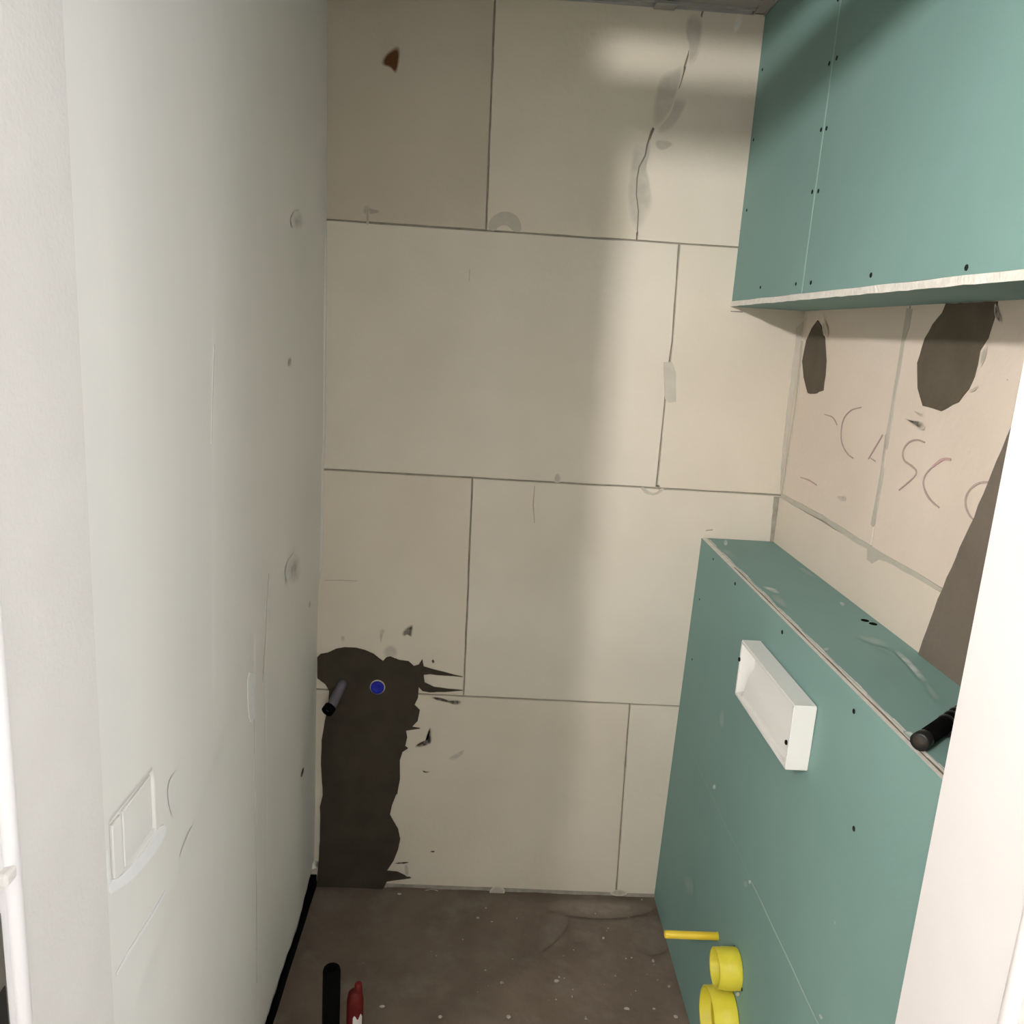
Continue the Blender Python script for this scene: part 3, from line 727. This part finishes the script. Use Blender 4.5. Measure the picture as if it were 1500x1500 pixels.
def screw(p, parent, up=False, s=1.0):
    o = bpy.data.objects.new('screw', sme); col.objects.link(o); o.parent = parent
    o.location = Vector(p) - root_of(parent); o.scale = (s, s, s)
    if up: o.rotation_euler = (0, math.radians(90), 0)
    return o

lower = empty('cistern_boxing', (P + 0.09, -0.63, 0))
tag(lower, 'green plasterboard boxing around the toilet cistern, standing on the floor', 'boxing')
YN = -1.258
SEAM = fp(1150, 1395).z
X0 = lambda z: face_x(z)
fb = board('front_board', [(X0(SEAM + .0001), -.001, SEAM + .0001), (X0(SEAM + .0001), YN, SEAM + .0001), (X0(HB), YN, HB), (X0(HB), -.001, HB)], (-1, 0, 0), lower)
fb2 = board('front_board', [(X0(.004), -.001, .004), (X0(.004), YN, .004), (X0(SEAM - .0001), YN, SEAM - .0001), (X0(SEAM - .0001), -.001, SEAM - .0001)], (-1, 0, 0), lower)
tb = board('top_board', [(P + T + .0022, -.001, HB + .0005), (W - .001, -.001, HB + .0005), (W - .001, YN, HB + .0005), (P + T + .0022, YN, HB + .0005)], (0, 0, 1), lower)
ribbon('seam_line', [(yy, SEAM + .0006*math.sin(yy*40)) for yy in [fp(1100, 1291).y - .03*i for i in range(18)]], lambda a, b, d: (face_x(b) - d, a, b), .0028, material('seam_paper_low', (0.36, 0.47, 0.43), None), fb2, d=.0012, taper=False)
# brown strip painted for the dark gap in the sawn edge, torn pale paper along the top
bm = bmesh.new()
for i in range(60):
    ya, yb = -.002 + (YN + .002)*i/60, -.002 + (YN + .002)*(i+1)/60
    w_ = T*(0.28 + 0.16*math.sin(i*.9) + random.uniform(-.1, .1))
    bm.faces.new([bm.verts.new(q) for q in ((P + T + .0026, ya, HB + .0011), (P + T + .0026 + w_*.5, ya, HB + .0011), (P + T + .0026 + w_*.5, yb, HB + .0011), (P + T + .0026, yb, HB + .0011))])
build('torn_paper_edge', bm, 'core', tb)
bm = bmesh.new()
for i in range(50):
    ya, yb = -.28 + (YN + .28)*i/50, -.28 + (YN + .28)*(i+1)/50; w_ = .0030 + .0008*math.sin(i*.7)
    bm.faces.new([bm.verts.new(q) for q in ((P + .0068, ya, HB + .0004), (P + .0068 + w_, ya, HB + .0004), (P + .0068 + w_, yb, HB + .0004), (P + .0068, yb, HB + .0004))])
build('gap_line', bm, material('gap_brown', (0.20, 0.16, 0.125), None), fb)
for px in [(1045, 819), (1077, 855), (1146, 926), (1251, 1042), (1251, 1214), (1076, 1388), (1087, 1449), (1025, 878), (1014, 966)]:
    screw(fp(*px) - Vector((.0002, 0, 0)), fb if fp(*px).z > SEAM else fb2, s=1.0 if px[0] > 1060 else 0.7)
for px in [(1267, 909), (1279, 914)]:
    h = hit(px[0], px[1], (0, 0, 1), HB + .0005)
    o = lathe('drill_hole', [(0.0078, 0.0), (0.0076, 0.0007), (0.004, 0.0007), (0, 0.0006)], h, (0, 0, 1), 'black', tb, 16)
on_top = lambda a, b, d: (a, b, HB + .0008 + d)
def tp(px): h = hit(px[0], px[1], (0, 0, 1), HB + .0005); return (h.x, h.y)
def z6(pts): return [(1000 + x/3, 750 + y/3) for x, y in pts]
for pts, mt, so in (([(175, 130), (195, 120), (200, 145), (185, 155)], 's_white', .5), ([(500, 238), (540, 250), (600, 300), (560, 285), (520, 262)], 's_dust', .4),
                ([(685, 400), (700, 396), (718, 410), (700, 420)], 's_white', .3), ([(340, 325), (400, 335), (430, 355), (420, 365), (370, 345)], 's_white', .5),
                ([(380, 360), (430, 370), (470, 420), (450, 430), (400, 395)], 's_dust', .6), ([(610, 600), (645, 598), (640, 615), (620, 612)], 's_white', .5),
                ([(920, 610), (960, 615), (1080, 740), (1060, 765), (980, 670)], 's_white', .6), ([(1060, 740), (1110, 790), (1140, 840), (1110, 840), (1070, 790)], 's_dust', .6),
                ([(960, 965), (1000, 965), (1025, 985), (1000, 1000)], 's_white', .5), ([(740, 540), (860, 550), (930, 600), (840, 590)], 's_dust', .7),
                ([(140, 150), (200, 165), (250, 210), (235, 225), (180, 180)], 's_dust', .7)):
    film('plaster_smear', [tp(q) for q in z6(pts)], on_top, .0008, mt, tb, so, 1, 'green')
for px in [(150, 155), (160, 170), (1175, 712), (1020, 690)]:
    pass
on_front = lambda a, b, d: (face_x(b) - d, a, b)
def ff(pts): return [(fp(*q).y, fp(*q).z) for q in pts]
for pts, mt, so in (([(1055, 1040), (1062, 1035), (1062, 1070), (1054, 1065)], 's_dust', .6), ([(1044, 1150), (1050, 1148), (1050, 1156), (1045, 1157)], 's_white', .5),
                    ([(1090, 1290), (1097, 1290), (1097, 1302), (1091, 1300)], 's_dust', .4), ([(1000, 1285), (1015, 1280), (1020, 1310), (1008, 1315)], 's_dust', .7),
                    ([(1098, 1288), (1103, 1290), (1101, 1296), (1097, 1294)], 's_white', .5), ([(1078, 1455), (1084, 1452), (1086, 1459), (1080, 1460)], 's_white', .3),
                    ([(1222, 1347), (1226, 1349), (1226, 1356), (1223, 1355)], 's_dust', .5), ([(1200, 1484), (1206, 1487), (1207, 1494), (1202, 1493)], 's_white', .4)):
    film('plaster_smear', ff(pts), on_front, .0012, mt, fb if fp(*pts[0]).z > SEAM else fb2, so, 1, 'green')

upper = empty('upper_boxing', (P2 + 0.09, -0.63, ZB))
tag(upper, 'green plasterboard boxing hanging from the ceiling along the right wall', 'boxing')
YS = sum(up_(*q).y for q in [(1219, 89), (1207, 190), (1194.5, 281), (1176, 425)])/4
ub1 = board('front_board', [(P2, -.001, ZB + T), (P2, YS + .0007, ZB + T), (P2, YS + .0007, H - .001), (P2, -.001, H - .001)], (-1, 0, 0), upper)
ub2 = board('front_board', [(P2, YS - .0007, ZB + T), (P2, YN, ZB + T), (P2, YN, H - .001), (P2, YS - .0007, H - .001)], (-1, 0, 0), upper)
# underside board with an uneven sawn edge
bm = bmesh.new(); n = 50; rws = []
for i in range(n+1):
    yy = -.001 + (YN + .001)*i/n
    j = -0.0018 + 0.0012*math.sin(i*.55) + random.uniform(-.0007, .0007)
    zt = ZB + T - .0004 + 0.0004*math.sin(i*.8)
    rws.append([bm.verts.new(q) for q in ((P2 + j, yy, ZB + random.uniform(-.0007, .0007)), (P2 + j, yy, zt), (W - .001, yy, zt), (W - .001, yy, ZB))])
for a, b in zip(rws, rws[1:]):
    for k in range(4):
        f = bm.faces.new((a[k], a[(k+1) % 4], b[(k+1) % 4], b[k])); f.material_index = 1 if k == 0 else 0
bm.faces.new(rws[0]).material_index = 1; bm.faces.new(list(reversed(rws[-1]))).material_index = 1
ubb = build('bottom_board', bm, ['green', 'core'], upper)
# pale line of filler on the seam
ribbon('seam_line', [(YS, ZB + T + .002), (YS + .001, 1.85), (YS - .0005, 2.0), (YS, 2.15), (YS, H - .03)], lambda a, b, d: (P2 - d, a, b), .0042, material('seam_paper', (0.30, 0.43, 0.39), None), ub2, d=.0012, taper=False)
for px in [(1215, 93), (1226, 85), (1203, 190), (1211, 188), (1190, 281), (1199, 280), (1117, 102), (1104, 205), (1094, 308), (1114, 421), (1166, 416), (1188, 414), (1276, 403), (1416, 392), (1228, -1)]:
    q = up_(*px); screw(q - Vector((.0002, 0, 0)), ub1 if q.y > YS else ub2, s=1.0 if px[0] > 1180 else 0.85)

# ------------------------------------------------------------------ white flush plate housing on the boxing
B_, C_, D_ = fp(1115.8, 936.7), fp(1197.5, 1036), fp(1184, 1131)
ya, yb = B_.y, (C_.y + D_.y)/2; zt = (B_.z + C_.z)/2; zb = D_.z
fx = face_x((zt + zb)/2) - .0005
DEP = 0.040
act = empty('flush_plate_housing', (fx, (ya+yb)/2, zb))
tag(act, 'white plastic open housing for the flush plate, fixed to the green boxing', 'housing')
bm = bmesh.new(); w_ = 0.0075
def rim(bm, y0, y1, z0, z1, w, xa, xb, bev):
    o = [(y0, z0), (y1, z0), (y1, z1), (y0, z1)]; sg = lambda v, a, b: v + w if v == min(a, b) else v - w
    i_ = [(sg(y, y0, y1), sg(z, z0, z1)) for y, z in o]
    vo = [[bm.verts.new((x, y, z)) for y, z in o] for x in (xa, xb)]; vi = [[bm.verts.new((x, y, z)) for y, z in i_] for x in (xa, xb)]
    for k in range(4):
        l = (k+1) % 4
        bm.faces.new((vo[0][k], vo[0][l], vi[0][l], vi[0][k])); bm.faces.new((vo[1][k], vo[1][l], vi[1][l], vi[1][k]))
        bm.faces.new((vo[0][k], vo[0][l], vo[1][l], vo[1][k])); bm.faces.new((vi[0][k], vi[0][l], vi[1][l], vi[1][k]))
    if bev: bmesh.ops.bevel(bm, geom=list(bm.edges), offset=bev, segments=2, affect='EDGES')
rim(bm, ya, yb, zb, zt, w_, fx - DEP, fx, 0.0012)
build('frame', bm, 'white_plastic', act)
bm = bmesh.new(); xi = fx - 0.006
add_box(bm, (xi - .002, yb + .004, zb + .004), (xi + .003, ya - .004, zt - .004))
bk = build('back_panel', bm, 'white_plastic', act)
# inner tray: a shallow dished insert with sloping cheeks
bm = bmesh.new(); zc = zt - .040
sec = [(fx - .033, zb + w_ - .001), (fx - .032, zb + .020), (fx - .027, zb + .045), (fx - .019, zb + .066), (fx - .012, zb + .084), (fx - .009, zt - w_ + .001)]
n0 = len(sec); rr = []
for yy, s in ((ya - w_ + .001, .0), (ya - .022, .0), (ya - .030, 1), (yb + .026, 1), (yb + .020, .0), (yb + w_ - .001, .0)):
    rr.append([bm.verts.new((x*s + (fx - .009)*(1-s) if s < 1 else x, yy, z)) for x, z in sec])
for a, b in zip(rr, rr[1:]):
    for k in range(n0-1): bm.faces.new((a[k], a[k+1], b[k+1], b[k]))
o = build('inner_tray', bm, 'white_plastic', act); s = o.modifiers.new('thick', 'SOLIDIFY'); s.thickness = .002; s.offset = 1
for yy, zz in ((ya - .004, zt - .042), (yb + .010, zb + .047)):
    bm = bmesh.new(); add_lathe(bm, [(0.0045, 0), (0.0045, .0018), (0.003, .0028), (0, .0028)], (fx - DEP, yy, zz), (-1, 0, 0), 14); build('screw', bm, 'screw', act)
box('lower_clip', (fx - .022, yb + .020, zb - .004), (fx - .006, yb + .060, zb), 'grey_pipe', act, .001)

# ------------------------------------------------------------------ yellow pipe fittings
def fitting(name, label, center, r, length, parts_lip=True):
    c = center
    e_ = empty(name, c); tag(e_, label, 'pipe cover', 'yellow protective covers on the boxing')
    lathe('sleeve', [(r*.99, 0.0), (r, -.0) if False else (r*.99, .001), (r, length*.62), (r*.97, length*.64), (r*.965, length - .001), (r*.90, length), (r*.86, length - .002), (r*.86, .004), (r*.84, .001)], c, (-1, 0, 0), 'yellow', e_, 40, closed=True)
    lathe('inner_plug', [(0, length*.45), (r*.5, length*.45), (r*.60, length*.5), (r*.855, length*.5)], c, (-1, 0, 0), 'yellow_in', e_, 32)
    return e_
c1 = fp(1080, 1419); c1 = Vector((face_x(c1.z) - .0008, c1.y, c1.z))
fitting('yellow_pipe_cover', 'smaller yellow ring shaped pipe cover, right under the thin yellow rod', c1, 0.041, 0.047)
c2 = fp(1070, 1492); c2 = Vector((face_x(c2.z) - .0008, c2.y, c2.z))
fitting('yellow_pipe_cover', 'larger yellow ring shaped pipe cover at the bottom edge of the picture', c2, 0.063, 0.050)
c3 = fp(1052, 1371.5); c3 = Vector((face_x(c3.z) - .0006, c3.y, c3.z))
rod = empty('yellow_rod', c3); tag(rod, 'thin yellow plastic pipe stub sticking out of the green boxing', 'pipe')
tipd = None
for k in range(1, 200):       # length that ends where the stub ends
    q = c3 + Vector((-0.001*k, 0, 0)); dd = q - CAM
    if 750 + FPX*dd.dot(rgt)/dd.dot(fwd) <= 974: break
L_ = 0.001*k
lathe('pipe', [(0.0085, 0), (0.0085, L_ - .001), (0.0078, L_), (0.0062, L_), (0.0060, L_ - .02), (0, L_ - .02)], c3, (-1, 0, 0), material('yellow_rod_plastic', (0.80, 0.58, 0.045), None, rough=0.35), rod, 20)
lathe('collar', [(0.0095, 0), (0.0095, .002), (0.0085, .003)], c3, (-1, 0, 0), 'yellow', rod, 20)

# ------------------------------------------------------------------ water outlets in the mortar patch
x, z = bw(553.5, 1005)
cap = empty('blue_cap', (x, -.0045, z)); tag(cap, 'round blue plug cap in the dark mortar patch', 'pipe cap')
lathe('cap', [(0.0185, 0), (0.0185, .007), (0.0165, .010), (0.009, .0095), (0.008, .0085), (0, .0085)], (x, -.0046, z), (0, -1, 0), 'blue', cap, 28)
lathe('rim', [(0.0185, 0), (0.021, 0), (0.021, .003), (0.0187, .0035)], (x, -.0046, z), (0, -1, 0), 'filler', cap, 28)
x, z = bw(487, 1026)
pp = empty('pipe_elbow', (x, -.0045, z)); tag(pp, 'black ended grey pipe stub in the dark mortar beside the left wall', 'pipe')
xa, za = bw(500, 1006)
tube('elbow', curve_pts([(xa + .004, -.004, za + .012), (xa, -.020, za + .004), (x + .006, -.040, z + .006), (x + .001, -.050, z)], 5), 0.0135, 'grey_pipe', pp, 16)
d_ = Vector((-.5, -1.0, -.55)).normalized()
lathe('end_cap', [(0, 0), (0.0165, 0), (0.0165, .018), (0.014, .020), (0.011, .018), (0.0105, .008), (0, .008)], Vector((x + .003, -.044, z + .002)), d_, 'black', pp, 20)

# ------------------------------------------------------------------ black hose lying on the boxing
pA = tp((1342, 1098)); pB = tp((1398, 1040)); rH = 0.0125
hose = empty('black_hose', (pA[0], pA[1], HB + .0008)); tag(hose, 'short black rubber hose lying on top of the green cistern boxing', 'hose')
a = Vector((pA[0] + .004, pA[1], HB + .0008 + rH)); b = Vector((pB[0] + .006, pB[1] - .02, HB + .0008 + rH))
dirv = (b - a).normalized()
tube('hose', [a, a + (b-a)*.35, a + (b-a)*.7, b, b + dirv*.06], rH*.92, 'black', hose, 18)
lathe('ferrule', [(0.0085, -.004), (rH*1.0, -.004), (rH*1.0, .012), (rH*.93, .014)], a, dirv, 'black_gloss', hose, 18)
lathe('end_plug', [(0, -.0045), (0.0088, -.0045), (0.0088, -.001)], a, dirv, material('hose_end', (0.035, 0.028, 0.022), None, rough=.7), hose, 14)
for t in (.5, .62, .74): lathe('ridge', [(rH*.92, 0), (rH*1.0, .002), (rH*1.0, .006), (rH*.92, .008)], a + (b-a)*t, dirv, 'black_gloss', hose, 18)
cb = tp((1388, 1082))
o = tube('cable_tangle', curve_pts([(cb[0], cb[1], HB + .005), (cb[0]+.014, cb[1]-.012, HB + .016), (cb[0]+.03, cb[1]+.01, HB + .006), (cb[0]+.012, cb[1]+.03, HB + .014), (cb[0]+.035, cb[1]+.02, HB + .022), (cb[0]+.05, cb[1]-.03, HB + .006)], 6), .0028, 'black_gloss', hose, 8)

# ------------------------------------------------------------------ upright things on the floor at the lower edge
def upright(px, py, z):
    return hit(px, py, (0, 0, 1), z)
q = upright(486, 1418, 0.30)
bl = empty('black_pipe', (q.x, q.y, 0)); tag(bl, 'upright black insulated pipe stub standing on the floor beside the left wall', 'pipe')
r_ = 0.0185
lathe('insulation', [(r_*1.02, 0), (r_, .02), (r_, .15), (r_*1.01, .25), (r_, .292), (r_*.9, .299), (r_*.62, .300), (r_*.58, .292), (0, .29)], (q.x, q.y, 0), (0, 0, 1), 'black', bl, 28)
lathe('floor_collar', [(r_*1.02, .0), (r_*1.35, .0), (r_*1.3, .008), (r_*1.02, .010)], (q.x, q.y, 0), (0, 0, 1), 'black_gloss', bl, 28)
q = upright(521, 1438, 0.26)
rd = empty('red_tube', (q.x, q.y, 0)); tag(rd, 'upright red plastic tube with a white label next to the black pipe', 'tube')
r_ = 0.0185
lathe('body', [(0, 0), (r_, 0), (r_, .004), (r_*.96, .008), (r_*.96, .215), (r_*.80, .232), (r_*.5, .238), (0, .238)], (q.x, q.y, 0), (0, 0, 1), 'red', rd, 28)
lathe('nozzle', [(r_*.5, .238), (r_*.46, .246), (r_*.40, .256), (r_*.25, .258), (0, .258)], (q.x + .006, q.y, 0), (0, 0, 1), 'red', rd, 18)
bm = bmesh.new(); rows_ = []
for i in range(9):
    an = math.radians(-95 + 9*i)
    rows_.append([bm.verts.new((q.x + r_*.975*math.cos(an), q.y + r_*.975*math.sin(an), zz)) for zz in (.03, .185 + .006*math.sin(i*1.3))])
for a, b in zip(rows_, rows_[1:]): bm.faces.new((a[0], b[0], b[1], a[1]))
build('label', bm, 'label_white', rd)
